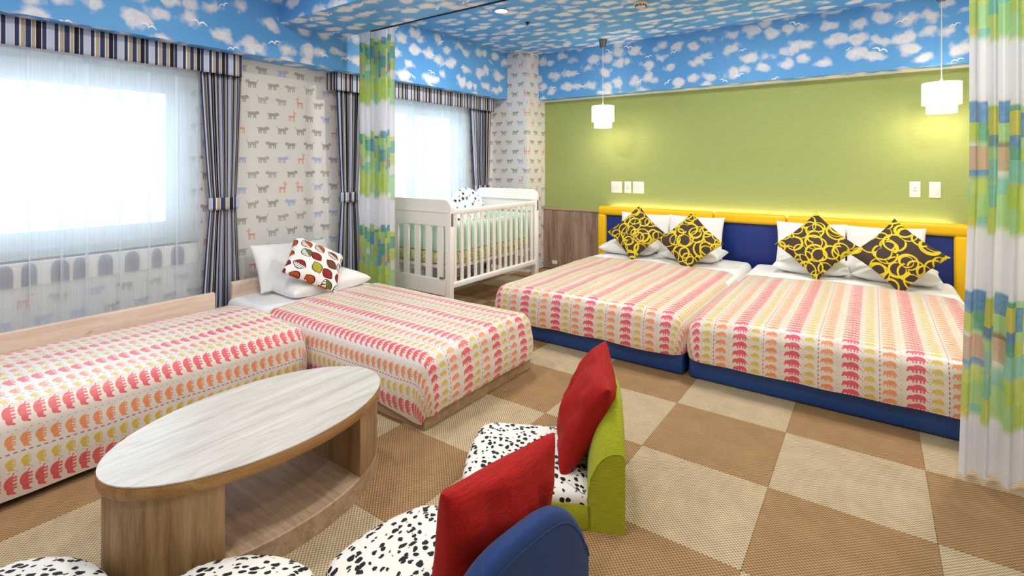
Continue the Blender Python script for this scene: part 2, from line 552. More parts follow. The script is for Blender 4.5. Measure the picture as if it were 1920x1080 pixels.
M = dict(
    sky=sky_paper(), animals=animal_paper(), green=green_wall(),
    oak_h=oak('oak_paled_for_window_sheen', 1, a=(184, 174, 164), b=(216, 211, 207), rough=0.33, spec=0.6), oak_v=oak('warm_oak_upright', 2, a=(130, 98, 66), b=(180, 146, 106)),  # table top oak paled and cooled to carry the window reflection
    oak_x=oak('light_oak_crosswise', 0, a=(158, 128, 100), b=(198, 172, 144)), oak_edge=oak('oak_edge_band', 1, a=(142, 98, 54), b=(178, 134, 84)),
    oak_grey=oak('grey_brown_oak_upright', 2, a=(122, 96, 82), b=(178, 152, 134), scale=0.7),
    oak_rail=oak('pale_oak_rail', 1, a=(204, 178, 160), b=(228, 208, 194)),
    tile_light=carpet('sand_sisal_carpet', (122, 98, 66), (230, 210, 174), 0.0), tile_dark=carpet('tan_sisal_carpet', (92, 62, 36), (200, 160, 114), pi / 2),
    stripes=striped(), sheer=sheer(), slate=plain('slate_grey_arch', (128, 130, 152), 0.8, 0.2, 0.05, 150), patch=patchwork(),
    eleph=elephants('elephant_print_cotton'), eleph_red=elephants('elephant_print_cotton_coral', red=(214, 76, 88), cloth=(226, 217, 210)),
    spots=spots(), rings=rings(), leaves=leaves(), stars=starry(), cot=cotprint(), glass=glass(),
    white_cloth=plain('white_bed_linen', (240, 238, 238), 0.75, 0.3, 0.02, 120), mint=plain('mint_quilted_cotton', (196, 226, 206), 0.85, 0.2, 0.05, 60),
    white_paint=plain('white_satin_paint', (246, 243, 240), 0.35, 0.5), white_plastic=plain('white_plastic', (240, 236, 230), 0.35, 0.5),
    frame=plain('pale_window_frame', (214, 224, 230), 0.4, 0.4), plaster=plain('off_white_plaster', (232, 226, 216), 0.85, 0.2, 0.02, 200),
    blue_leather=plain('navy_bed_base_vinyl', (30, 66, 128), 0.42, 0.45, 0.05, 160), navy=plain('royal_navy_headboard_vinyl', (18, 44, 122), 0.45, 0.45, 0.05, 160),
    yellow=plain('yellow_headboard_vinyl', (246, 194, 8), 0.38, 0.5, 0.02, 120),
    lime=fabric('lime_chair_cloth', (180, 184, 36), (136, 142, 22), 'x'), blue=fabric('blue_chair_cloth', (32, 66, 126), (18, 42, 90), 'x', 700),
    red=fabric('red_chenille', (184, 26, 14), (124, 8, 6), 'x', 300, sheen=0.0), steel=plain('brushed_steel', (132, 124, 118), 0.3, 0.5, Metallic=1.0),
    dark=plain('black_slot', (20, 20, 22), 0.6, 0.3), taupe=oak('taupe_wood_plinth', 0, a=(150, 122, 92), b=(186, 158, 124)),
    shade=glow('lit_lamp_shade', (255, 236, 200), 0.55), shade_low=glow('lit_lamp_diffuser', (255, 246, 226), 1.2), lamp=glow('lit_downlight', (255, 248, 236), 12.0),
    led=glow('warm_led_strip', (255, 228, 160), 3.0), bed_slats=plain('dark_bed_underside', (60, 46, 38), 0.8, 0.2),
    cord=plain('white_lamp_cord', (236, 232, 222), 0.5, 0.3), beige_plastic=plain('beige_plastic', (214, 202, 186), 0.4, 0.4), label_grey=plain('grey_name_plate', (120, 112, 112), 0.5, 0.4),
)


# ------------------------------------------------------------------ mesh helpers
class MB:
    def __init__(s):
        s.v, s.f, s.uv = [], [], []      # uv: one list of corner uvs per face (or None)

    def add(s, verts, faces, uvs=None):
        o = len(s.v)
        s.v += [tuple(p) for p in verts]
        for i, f in enumerate(faces):
            s.f.append([k + o for k in f])
            s.uv.append([uvs[k] for k in f] if uvs else None)

    def box(s, x0, x1, y0, y1, z0, z1, bev=0.0, seg=2):
        bm = bmesh.new()
        bmesh.ops.create_cube(bm, size=1.0)
        for p in bm.verts:
            p.co = Vector((x0 + (p.co.x + .5) * (x1 - x0), y0 + (p.co.y + .5) * (y1 - y0), z0 + (p.co.z + .5) * (z1 - z0)))
        if bev:
            bmesh.ops.bevel(bm, geom=bm.edges[:], offset=bev, segments=seg, profile=0.5, affect='EDGES')
        s.take(bm)

    def take(s, bm):
        bm.verts.index_update()
        s.add([p.co[:] for p in bm.verts], [[q.index for q in f.verts] for f in bm.faces])
        bm.free()

    def grid(s, rows, uvs=None, wrap=False):
        n, m_ = len(rows), len(rows[0])
        vs_ = [p for r in rows for p in r]
        uu = [q for r in uvs for q in r] if uvs else None
        fs = []
        for i in range(n - 1):
            for j in range(m_ if wrap else m_ - 1):
                k = (j + 1) % m_
                fs.append([i * m_ + j, i * m_ + k, (i + 1) * m_ + k, (i + 1) * m_ + j])
        s.add(vs_, fs, uu)

    def lathe(s, prof, c=(0, 0, 0), n=28, cap=True):
        rows = [[(c[0] + r * cos(2 * pi * k / n), c[1] + r * sin(2 * pi * k / n), c[2] + z) for k in range(n)] for r, z in prof]
        s.grid(rows, wrap=True)
        if cap:
            o = len(s.v)
            s.add(rows[0], [list(range(n))[::-1]])
            s.add(rows[-1], [list(range(n))])

    def tube(s, pts, r, n=8, closed=False):
        pts = [Vector(p) for p in pts]
        rows = []
        N = len(pts)
        for i, p in enumerate(pts):
            a = pts[(i - 1) % N] if closed or i > 0 else p
            b = pts[(i + 1) % N] if closed or i < N - 1 else p
            t = (b - a).normalized()
            up = Vector((0, 0, 1)) if abs(t.z) < 0.95 else Vector((1, 0, 0))
            e1 = t.cross(up).normalized()
            e2 = t.cross(e1)
            rows.append([tuple(p + r * (cos(2 * pi * k / n) * e1 + sin(2 * pi * k / n) * e2)) for k in range(n)])
        if closed:
            rows.append(rows[0])
        s.grid(rows, wrap=True)
        if not closed:
            s.add(rows[0], [list(range(n))])
            s.add(rows[-1], [list(range(n))[::-1]])

    def loft(s, outline, prof, crown=0.0, fill_bottom=True):
        """outline: ccw plan points; prof: (inset, z) from bottom to top; the top closes with rings to the centre."""
        n = len(outline)
        P = [Vector(p) for p in outline]
        c = sum(P, Vector((0, 0))) / n
        nor = []
        for i in range(n):
            t = (P[(i + 1) % n] - P[i - 1]).normalized()
            nor.append(Vector((t.y, -t.x)))
        rows = [[(P[i].x - nor[i].x * ins, P[i].y - nor[i].y * ins, z) for i in range(n)] for ins, z in prof]
        last = rows[-1]
        for k in range(1, 7):
            q = 1 - k / 6.0
            rows.append([(c.x + (x - c.x) * q, c.y + (y - c.y) * q, z + crown * (1 - q * q)) for x, y, z in last])
        s.grid(rows, wrap=True)
        if fill_bottom:
            s.add(rows[0], [list(range(n))[::-1]])

    def obj(s, name, mat, parent=None, smooth=True, angle=40, boxuv=False, merge=True, weld=1e-5, rel=True):
        off = Vector((0, 0, 0))
        if parent is not None and rel:
            off = WORLD[parent.name]
        elif parent is None:
            xs, ys, zs = zip(*s.v)
            off = Vector(((min(xs) + max(xs)) / 2, (min(ys) + max(ys)) / 2, min(zs)))
        me = bpy.data.meshes.new(name)
        me.from_pydata([(Vector(p) - off)[:] for p in s.v], [], s.f)
        if boxuv or any(s.uv):
            lay = me.uv_layers.new(name='UVMap')
            for poly in me.polygons:
                n = poly.normal
                ax = max(range(3), key=lambda k: abs(n[k]))
                src = s.uv[poly.index]
                for j, li in enumerate(poly.loop_indices):
                    if src:
                        lay.data[li].uv = src[j][:2]
                    else:
                        p = me.vertices[me.loops[li].vertex_index].co + off
                        lay.data[li].uv = ((p.y, p.z), (p.x, p.z), (p.x, p.y))[ax]
        if merge or smooth:
            bm = bmesh.new()
            bm.from_mesh(me)
            if merge:
                bmesh.ops.remove_doubles(bm, verts=bm.verts[:], dist=weld)
                bmesh.ops.recalc_face_normals(bm, faces=bm.faces[:])
            if smooth:
                for f in bm.faces:
                    f.smooth = True
                for e in bm.edges:
                    if len(e.link_faces) == 2 and e.calc_face_angle(0) > radians(angle):
                        e.smooth = False
            bm.to_mesh(me)
            bm.free()
        me.materials.append(mat)
        o = bpy.data.objects.new(name, me)
        COL.objects.link(o)
        if parent is not None:
            o.parent = parent
            WORLD[o.name] = off
        else:
            o.location = off
            WORLD[o.name] = off
        return o


WORLD = {}


def tag(o, label, cat, group=None):
    o['label'] = label
    o['category'] = cat
    if group:
        o['group'] = group
    return o


def thing(name, label, cat, loc=(0, 0, 0), rotz=0.0, group=None):
    o = bpy.data.objects.new(name, None)
    o.empty_display_size = 0.05
    COL.objects.link(o)
    o.location = loc
    o.rotation_euler = (0, 0, rotz)
    WORLD[o.name] = Vector(loc)
    return tag(o, label, cat, group)


def struct(mb, name, mat, parent=None, **kw):
    o = mb.obj(name, mat, parent, boxuv=True, **kw)
    if parent is None:
        o['kind'] = 'structure'
    return o


def bx(x0, x1, y0, y1, z0, z1, bev=0.0, seg=2):
    b = MB()
    b.box(x0, x1, y0, y1, z0, z1, bev, seg)
    return b


def fbm(x, y, z=0.0, k=1.0):
    return mnoise.noise(Vector((x * k, y * k, z * k)))


# ------------------------------------------------------------------ room shell
XW, XS, XR = -3.72, -3.508, 1.15        # window wall, window soffit face, right wall
YB, YS, YR = 5.34, 5.196, -1.3          # green wall, its soffit face, open end behind the camera
ZC, ZS = 2.5528, 2.0142
W1 = (-1.0, 1.6)
W2 = (2.98, 4.42)
WZ = (0.715, 1.868)

fl = struct(bx(XW - 0.2, XR + 0.1, YR, YB + 0.1, -0.12, -0.009), 'floor', M['tile_dark'])
T0X, T0Y, TS = -0.3281, 2.2005, 0.5
tl = bx(-TS / 2 + 0.0004, TS / 2 - 0.0004, -TS / 2 + 0.0004, TS / 2 - 0.0004, -0.009, 0.0, 0.0008, 1)
tile_src = {}
for i in range(-7, 3):
    for j in range(-7, 7):
        x, y = T0X + (i + .5) * TS, T0Y + (j + .5) * TS
        if x < XW + 0.1 or x > XR or y > YB or y < YR:
            continue
        key = 'tile_light' if (i + j) % 2 == 0 else 'tile_dark'
        if key not in tile_src:
            o = tl.obj('carpet_tile', M[key], fl, rel=False)
            tile_src[key] = o
        else:
            o = tile_src[key].copy()
            COL.objects.link(o)
        o.parent = fl
        o.location = Vector((x, y, 0)) - fl.location

mb = MB()
mb.box(XW - 0.2, XW, YR, YB, -0.1, WZ[0])
mb.box(XW - 0.2, XW, YR, YB, WZ[1], ZC)
for a, b in ((YR, W1[0]), (W1[1], W2[0]), (W2[1], YB)):
    mb.box(XW - 0.2, XW, a, b, WZ[0], WZ[1])
struct(mb, 'wall_left', M['animals'], smooth=False, merge=False)
struct(bx(XW - 0.2, XR + 0.1, YB, YB + 0.1, -0.1, ZC), 'wall_back', M['green'], smooth=False)
struct(bx(XW - 0.2, XR + 0.1, YR - 0.1, YR, -0.1, ZC), 'wall_rear', M['plaster'], smooth=False)
struct(bx(XR, XR + 0.1, YR, YB, -0.1, ZC), 'wall_right', M['plaster'], smooth=False)
struct(bx(XW - 0.2, XR + 0.1, YR, YB + 0.1, ZC, ZC + 0.1), 'ceiling', M['sky'], smooth=False)
struct(bx(XW, -3.228, 4.94, YB, 0, ZC), 'pillar', M['animals'], smooth=False)
struct(bx(XW, XS, YR, 4.94, ZS, ZC), 'soffit_left', M['sky'], smooth=False)
struct(bx(-3.228, XR, YS, YB, ZS, ZC), 'soffit_back', M['sky'], smooth=False)
struct(bx(XS, XR, 2.06, 2.60, 2.277, ZC), 'ceiling_beam', M['sky'], smooth=False)
struct(bx(-3.14, XR, 2.595, 2.606, 2.270, 2.282), 'trim_1', M['dark'], smooth=False)
struct(bx(-3.228, XR, 5.325, 5.34, 1.998, 2.0142), 'trim_2', M['white_paint'], smooth=False)


def window(n, y0, y1):
    z0, z1 = WZ
    b = MB()
    fw = 0.05
    X0, X1 = -3.90, -3.83
    b.box(X0, X1, y0, y1, z0, z0 + fw)
    b.box(X0, X1, y0, y1, z1 - fw, z1)
    b.box(X0, X1, y0, y0 + fw, z0 + fw, z1 - fw)
    b.box(X0, X1, y1 - fw, y1, z0 + fw, z1 - fw)
    wo = struct(b, 'window_%d' % n, M['frame'], smooth=False, merge=False)
    ym = (y0 + y1) / 2 - (0.35 if n == 1 else 0)
    for a, c in ((y0 + fw, ym), (ym, y1 - fw)):
        s = MB()
        w_ = 0.10 if n == 1 else 0.06
        s.box(-3.885, -3.845, a, c, z0 + fw, z0 + fw + w_)
        s.box(-3.885, -3.845, a, c, z1 - fw - w_, z1 - fw)
        s.box(-3.885, -3.845, a, a + w_, z0 + fw + w_, z1 - fw - w_)
        s.box(-3.885, -3.845, c - w_, c, z0 + fw + w_, z1 - fw - w_)
        sa = s.obj('window_sash', M['frame'], wo, smooth=False, merge=False)
        g_ = bx(-3.868, -3.862, a + w_, c - w_, z0 + fw + w_, z1 - fw - w_)
        go = g_.obj('window_pane', M['glass'], wo, smooth=False)
        go.parent = sa
    bx(-3.83, -3.716, y0, y1, z0 - 0.02, z0, 0.004, 1).obj('window_sill', M['white_paint'], wo)
    bx(-3.7195, -3.712, y0, y1, z0 - 0.135, z0 - 0.02, 0.002, 1).obj('added_sill_strip', M['white_paint'], wo)  # white strip added under the sill to carry the bright backlit gaps


window(1, *W1)
window(2, *W2)


# ------------------------------------------------------------------ soft furnishing builders
def path_sample(pts, n):
    P = [Vector(p) for p in pts]
    L = [0.0]
    for a, b in zip(P, P[1:]):
        L.append(L[-1] + (b - a).length)
    out = []
    for k in range(n + 1):
        s_ = L[-1] * k / n
        i = max(j for j in range(len(P) - 1) if L[j] <= s_ + 1e-9)
        t = (P[i + 1] - P[i]).normalized()
        out.append((P[i] + t * (s_ - L[i]), Vector((t.y, -t.x)), s_))
    return out, L[-1]


def pleated(pts, z0, z1, pleats, amp, fullness=1.8, rows=20, per=10, width=None, anchor=0.5, seed=0, hem=0.0, u0=0.0, jitter=0.35, ampz=None, bottom=None):
    n = int(pleats * per)
    S, L = path_sample(pts, n)
    P0, P1 = Vector(pts[0]), Vector(pts[-1])
    R, U = [], []
    for r in range(rows + 1):
        q = r / rows
        row, uv = [], []
        for k, (p, nn, s_) in enumerate(S):
            t = k / n
            zb = z0 + (bottom(s_) if bottom else 0.0)
            z = zb + (z1 - zb) * q
            wz = width(z) if width else 1.0
            ph = 2 * pi * pleats * (t + jitter / pleats * fbm(t * pleats * 0.6, seed * 7.1, 0.0))
            a = amp * (ampz(z) if ampz else 1.0) * (0.75 + 0.5 * fbm(t * pleats * 0.5, seed * 3.3 + 9))
            off = a * sin(ph + 0.5 * fbm(t * 3, z * 1.2, seed)) + 0.3 * a * sin(2.1 * ph + seed)
            tt = (p - P0.lerp(P1, anchor)) * wz + P0.lerp(P1, anchor) if width else p
            zz = z + (hem * sin(ph * 0.5 + seed) * (1 - q) ** 4 if hem else 0.0)
            row.append((tt.x + nn.x * off, tt.y + nn.y * off, zz))
            uv.append((u0 + s_ * fullness, z))
        R.append(row)
        U.append(uv)
    b = MB()
    b.grid(R, U)
    return b


def solid(o, t):
    m_ = o.modifiers.new('thickness', 'SOLIDIFY')
    m_.thickness = t
    m_.offset = 0.0
    return o


# valances
def valance(y0, y1, label, z=(1.864, 2.0122), seed=1):
    b = pleated([(XW + 0.01, y1), (-3.60, y1), (-3.60, y0), (XW + 0.01, y0)], z[0], z[1], (y1 - y0) * 9, 0.004, 1.0, 6, 6, seed=seed, jitter=0.2)
    o = tag(b.obj('striped_valance', M['stripes'], merge=False), label, 'valance', None)
    return solid(o, 0.004)


valance(-1.15, 1.843, 'long striped valance heading the near window')
valance(2.609, 4.811, 'striped valance heading the far window behind the crib', seed=4)


def tied_drape(y0, y1, zt, z0, z1, label, pin, tie_w, seed):
    L = y1 - y0

    def wid(z):
        if z > zt:
            q = min(1.0, (z - zt) / (z1 - zt))
            return tie_w + (1 - tie_w) * min(1.0, q ** 0.75)
        q = (zt - z) / (zt - z0)
        return tie_w + (1.0 - tie_w) * min(1.0, q * 1.1) ** 0.8
    t = thing('striped_drape', label, 'curtain', (-3.64, (y0 + y1) / 2, z0))
    b = pleated([(-3.645, y0), (-3.645, y1)], z0, z1, 6, 0.024, 2.6, 30, 12, width=wid, anchor=pin, seed=seed,
                ampz=lambda z: 0.75 + 0.25 * min(1, abs(z - zt) / 0.4))
    solid(b.obj('drape_cloth', M['stripes'], t, merge=False), 0.003)
    c = y0 + L * pin
    ya, yb = c - L * tie_w * pin, c + L * tie_w * (1 - pin)
    ring = [(-3.645 + 0.032 * sin(a), (ya + yb) / 2 + ((yb - ya) / 2 + 0.012) * cos(a)) for a in [2 * pi * k / 32 for k in range(33)]]
    rr, uu = [], []
    for k in range(5):
        rr.append([(x * 1.0, y, zt - 0.042 + 0.084 * k / 4 + 0.02 * (x + 3.645)) for x, y in ring])
        uu.append([(j * 0.014, k * 0.02) for j in range(33)])
    mb_ = MB()
    mb_.grid(rr, uu)
    solid(mb_.obj('tieback', M['stripes'], t, merge=False), 0.003)
    return t


tied_drape(1.575, 1.862, 0.975, 0.03, 1.87, 'navy and beige striped drape tied back at the near window', 0.62, 0.62, 1)
tied_drape(2.655, 2.92, 0.965, 0.03, 1.87, 'striped drape tied back close beside the watercolour curtain', 0.5, 0.62, 2)
tied_drape(4.42, 4.82, 0.965, 0.03, 1.87, 'striped drape hanging at the far window edge by the pillar', 0.6, 0.66, 3)


def sheer_set(y0, y1, label, seed, gap):
    """Voile hanging flat with narrow overlapped folds, three layers thick at each fold."""
    rnd = random.Random(seed)
    folds, y = [], y0 + 0.06
    while y < y1 - 0.05:
        folds.append((y, rnd.uniform(0.012, 0.034), rnd.uniform(-0.012, 0.012)))
        y += gap * rnd.uniform(0.55, 1.35)
    X = -3.685
    rows, uvs, us = [], [], []
    NZ = 12
    for r in range(NZ + 1):
        q = r / NZ
        z = 0.03 + 1.87 * q
        pts = [(X, y0)]
        last = y0
        for fy, fw, dr in folds:
            w_ = fw * (0.45 + 0.55 * q)
            c = fy + dr * (1 - q)
            for k in range(1, 9):
                t = k / 9.0
                yy = last + (c - last) * t
                pts.append((X + 0.007 * sin(pi * t) * (1 if int(fy * 50) % 2 else -1) + 0.003 * sin(yy * 40 + seed), yy))
            pts += [(X + 0.002, c), (X + 0.007, c - w_ * 0.5), (X + 0.010, c - w_), (X + 0.014, c - w_ * 0.9), (X + 0.013, c - w_ * 0.3), (X + 0.009, c + 0.002)]
            last = c + 0.004
        pts.append((X, y1))
        row, uv = [], []
        if not us:
            us = [0.0]
            for p0, p1 in zip(pts, pts[1:]):
                us.append(us[-1] + hypot(p1[0] - p0[0], p1[1] - p0[1]))
        for k, (x, yy) in enumerate(pts):
            row.append((x, yy, z))
            uv.append((us[k], z))
        rows.append(row)
        uvs.append(uv)
    m_ = MB()
    m_.grid(rows, uvs)
    tag(m_.obj('sheer_curtain', M['sheer'], merge=False), label, 'curtain')


sheer_set(-1.05, 1.60, 'white sheer curtain across the near window', 2, 0.125)
sheer_set(2.86, 4.47, 'white sheer curtain across the far window behind the crib', 5, 0.11)
# grey tabs added to draw dark arches against the near window's white strip
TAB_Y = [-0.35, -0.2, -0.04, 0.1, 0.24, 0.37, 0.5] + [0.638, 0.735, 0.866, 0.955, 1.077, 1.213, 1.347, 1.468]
t = thing('added_arch_row', 'row of added grey tabs standing for dark arches under the near window sill', 'trim', (-3.708, 0.6, 0.585))
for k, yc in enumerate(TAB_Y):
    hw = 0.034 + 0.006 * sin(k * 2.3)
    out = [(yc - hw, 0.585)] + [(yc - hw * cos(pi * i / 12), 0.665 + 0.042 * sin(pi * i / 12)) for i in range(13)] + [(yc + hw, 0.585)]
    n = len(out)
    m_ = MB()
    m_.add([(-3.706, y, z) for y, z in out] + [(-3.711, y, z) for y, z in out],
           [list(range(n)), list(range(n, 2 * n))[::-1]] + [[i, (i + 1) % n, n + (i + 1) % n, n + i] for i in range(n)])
    m_.obj('added_arch_tab', M['slate'], t, angle=30)

# watercolour partition curtains
b = pleated([(-3.42, 2.74), (-3.055, 2.74)], 0.02, 2.535, 6, 0.035, 1.7, 24, 12, seed=11, jitter=0.5, u0=0.35)
tag(b.obj('watercolour_curtain', M['patch'], merge=False), 'narrow green watercolour curtain gathered between bed and crib', 'curtain', None)


def flare(z):
    return 1.0 + 0.05 * max(0.0, 1 - z / 1.2)


b = pleated([(0.31, 2.75), (0.98, 2.75)], 0.015, 2.535, 11, 0.042, 1.5, 26, 12, width=flare, anchor=1.0, seed=4, hem=0.006, jitter=0.4)
tag(b.obj('watercolour_curtain', M['patch'], merge=False), 'wide blue and lime watercolour curtain in front of the double beds', 'curtain', None)
tag(bx(-3.5, 1.1, 2.725, 2.755, 2.533, ZC, 0.003, 1).obj('curtain_rail', M['white_plastic']), 'white ceiling rail carrying the watercolour curtains behind the beam', 'curtain rail')


# ------------------------------------------------------------------ beds
def draped(a1, b1, ztop, hem, tr, R=0.09, r=0.085, crown=0.012, u_off=0.0, step=0.035, wr=0.006, seed=0, foot_hem=None, bulge=0.012):
    """Quilt on a bed: a across 0..a1, b along 0 (foot) .. b1 (head, open); tr maps (a, b, z) to the room. hem(a,b) gives the lower edge."""
    na, nb = max(8, int((a1 - 2 * R) / step)), max(8, int((b1 - R) / step))
    A = [R + (a1 - 2 * R) * i / na for i in range(na + 1)]
    B = [R + (b1 - R) * j / nb for j in range(nb + 1)]

    def top(a, b):
        c = 1 - ((a - a1 / 2) / (a1 / 2)) ** 2
        return ztop + crown * c + wr * fbm(a * 3.1, b * 2.3, seed) + wr * 0.6 * fbm(a * 9, b * 7, seed + 3)
    m_ = MB()
    rows = [[tr(a, b, top(a, b)) for a in A] for b in B]
    uvs = [[(a, b) for a in A] for b in B]
    zt = [top(a, b1) for a in A]
    for db, dz in ((0.012, 0.006), (0.014, 0.02), (0.004, 0.03)):      # rolled head edge
        rows.append([tr(a, b1 + db, z - dz) for a, z in zip(A, zt)])
        uvs.append([(a, b1 + db) for a in A])
    m_.grid(rows, uvs)
    ring = [((R, b), (-1.0, 0.0)) for b in B[::-1]]
    for k in range(1, 6):
        t = pi / 2 * k / 6
        ring.append(((R, R), (-cos(t), -sin(t))))
    ring += [((a, R), (0.0, -1.0)) for a in A]
    for k in range(1, 6):
        t = pi / 2 * k / 6
        ring.append(((a1 - R, R), (sin(t), -cos(t))))
    ring += [((a1 - R, b), (1.0, 0.0)) for b in B]
    rr, uu = [], []
    NP, NH = 8, 9
    for (pa, pb), (nx, ny) in ring:
        z0 = top(pa, pb)
        col, uc = [], []
        s_ = 0.0
        h = hem(pa + nx * R, pb + ny * R)
        for k in range(NP + 1):
            t = pi / 2 * k / NP
            o_ = R * sin(t)
            zz = z0 - r * (1 - cos(t))
            if k:
                s_ += hypot(o_ - lo_, zz - lz_)
            lo_, lz_ = o_, zz
            col.append(tr(pa + nx * o_, pb + ny * o_, zz))
            uc.append((pa + nx * s_, pb + ny * s_))
        zlo = z0 - r
        for k in range(1, NH + 1):
            q = k / NH
            zz = zlo + (h - zlo) * q
            o_ = R + bulge * sin(pi * q * 0.9) + 0.006 * fbm(pa * 7 + nx, pb * 7 + ny, zz * 6 + seed) - 0.004 * q
            d_ = s_ + (zlo - zz)
            col.append(tr(pa + nx * o_, pb + ny * o_, zz))
            uc.append((pa + nx * d_, pb + ny * d_))
        h_in = R - 0.012
        col.append(tr(pa + nx * h_in, pb + ny * h_in, h + 0.004))
        uc.append(uc[-1])
        rr.append(col)
        uu.append(uc)
    m_.grid(rr, uu)
    if u_off:
        m_.uv = [[(c[0] + u_off, c[1]) for c in f] if f else f for f in m_.uv]
    return m_


def slab(a1, b1, z0, z1, tr, R=0.06, r=0.05):     # mattress with soft edges
    b_ = bx(0, a1, 0, b1, z0, z1, r, 4)
    b_.v = [tr(*p) for p in b_.v]
    return b_


BX = [(-2.28, -0.905), (-0.875, 0.50)]
dn = [('left', 'beside the crib'), ('right', 'behind the watercolour curtain')]
for k, (x0, x1) in enumerate(BX):
    lab = ('navy based double bed next to the crib', 'navy based double bed half behind the wide watercolour curtain')[k]
    t = thing('double_bed', lab, 'bed', ((x0 + x1) / 2, 4.1, 0), group=None)
    tr = lambda a, b_, z, x0=x0: (x0 + a, 3.06 + b_, z)
    bx(x0, x1, 3.06, 5.2, 0.0, 0.148, 0.022, 4).obj('bed_base', M['blue_leather'], t)
    slab(x1 - x0 - 0.04, 2.1, 0.146, 0.335, lambda a, b_, z, x0=x0: (x0 + 0.02 + a, 3.08 + b_, z)).obj('mattress', M['white_cloth'], t)
    # turned-back sheet under the quilt
    s = draped(x1 - x0, 0.95, 0.338, lambda a, b_: 0.18, lambda a, b_, z, x0=x0: (x0 + a, 4.2 + b_, z), R=0.05, r=0.05, wr=0.006, seed=20 + k)
    s.obj('top_sheet', M['white_cloth'], t, merge=False)
    q = draped(x1 - x0 + 0.015, 1.5, 0.352, lambda a, b_: 0.118 + 0.012 * fbm(a * 4, b_ * 4, k), lambda a, b_, z, x0=x0: (x0 - 0.0075 + a, 3.025 + b_, z),
               R=0.085, r=0.10, seed=k + 1, wr=0.008, crown=0.016)
    o = q.obj('elephant_duvet', M['eleph'], merge=False)
    tag(o, ('elephant print duvet on the double bed next to the crib', 'elephant print duvet on the double bed by the wide curtain')[k], 'duvet')

# window-side single bed, seen from its long side
t = thing('single_bed', 'low single bed lengthwise along the near window with a pale wood side rail', 'bed', (-2.95, 0.65, 0))
bx(-3.36, -2.60, -0.42, 1.62, 0.0, 0.10).obj('bed_base', M['bed_slats'], t)
slab(0.82, 2.08, 0.09, 0.33, lambda a, b_, z: (-3.37 + a, -0.44 + b_, z)).obj('mattress', M['white_cloth'], t)
bx(-3.42, -3.385, -0.6, 1.56, 0.02, 0.43, 0.008, 3).obj('side_rail', M['oak_rail'], t)
q = draped(0.845, 2.0, 0.345, lambda a, b_: 0.03 + 0.008 * fbm(a * 5, b_ * 5, 3), lambda a, b_, z: (-2.525 - a, 1.672 - b_, z), R=0.075, r=0.095, seed=9, wr=0.008, crown=0.03, u_off=0.035)
tag(q.obj('elephant_duvet', M['eleph_red'], merge=False), 'elephant print duvet on the single bed along the near window', 'duvet')

# second single bed, foot towards the room
t = thing('single_bed', 'low single bed with its pale wood headboard against the window wall', 'bed', (-2.6, 2.17, 0))
bx(-3.5, -1.69, 1.715, 2.625, 0.0, 0.085, 0.004, 1).obj('bed_plinth', M['taupe'], t)
slab(0.88, 1.83, 0.086, 0.325, lambda a, b_, z: (-3.54 + b_, 1.73 + a, z)).obj('mattress', M['white_cloth'], t)
bx(-3.575, -3.54, 1.74, 2.63, 0.0, 0.44, 0.008, 3).obj('headboard', M['oak_rail'], t)
s = draped(0.91, 0.9, 0.328, lambda a, b_: 0.09, lambda a, b_, z: (-2.65 - b_, 1.715 + a, z), R=0.05, r=0.05, wr=0.005, seed=33)
s.obj('top_sheet', M['white_cloth'], t, merge=False)


def hem2(a, b_):
    if a < 0.1:
        return 0.085 - 0.055 * max(0.0, 1 - b_ / 0.45) if b_ > 0.03 else 0.07
    return 0.082


q = draped(0.945, 1.38, 0.342, hem2, lambda a, b_, z: (-1.66 - b_, 1.692 + a, z), R=0.07, r=0.10, seed=14, wr=0.008, crown=0.02, bulge=0.016)
tag(q.obj('elephant_duvet', M['eleph_red'], merge=False), 'elephant print duvet on the single bed whose foot points to the room', 'duvet')

# headboard of the double beds
t = thing('upholstered_headboard', 'long yellow edged navy headboard behind both double beds', 'headboard', (-0.95, 5.26, 0))
HX = [-2.477, -1.256, -0.632, 0.60]
for k in range(3):
    xa, xb = HX[k] + 0.002, HX[k + 1] - 0.002
    bx(xa, xb, 5.215, 5.31, 0.688, 0.785, 0.03, 4).obj('top_cushion', M['yellow'], t)
    bx(xa + (0.085 if k == 0 else 0), xb - (0.085 if k == 2 else 0), 5.25, 5.30, 0.10, 0.692, 0.012, 2).obj('padded_panel', M['navy'], t)
for xa, xb in ((HX[0], HX[0] + 0.098), (HX[3] - 0.098, HX[3])):
    bx(xa, xb, 5.216, 5.309, 0.0, 0.70, 0.028, 4).obj('side_cushion', M['yellow'], t)
tag(bx(-2.35, 0.5, 5.318, 5.333, 0.70, 0.715).obj('led_strip', M['led']), 'warm light strip glowing behind the yellow headboard top', 'light')
area('headboard_cove_light', (-0.93, 5.324, 0.73), (pi, 0, 0), 2.85, 0.012, 6, (1.0, 0.86, 0.56))

# wood panel beside the headboard
t = thing('wood_wall_panel', 'grey brown wood wall panel between pillar and headboard', 'panel', (-2.86, 5.32, 0))
bx(-3.226, -2.482, 5.305, 5.338, 0.0, 0.705, 0.002, 1).obj('panel_board', M['oak_grey'], t)
bx(-3.226, -2.482, 5.295, 5.338, 0.705, 0.726, 0.003, 1).obj('panel_cap', M['oak_x'], t)


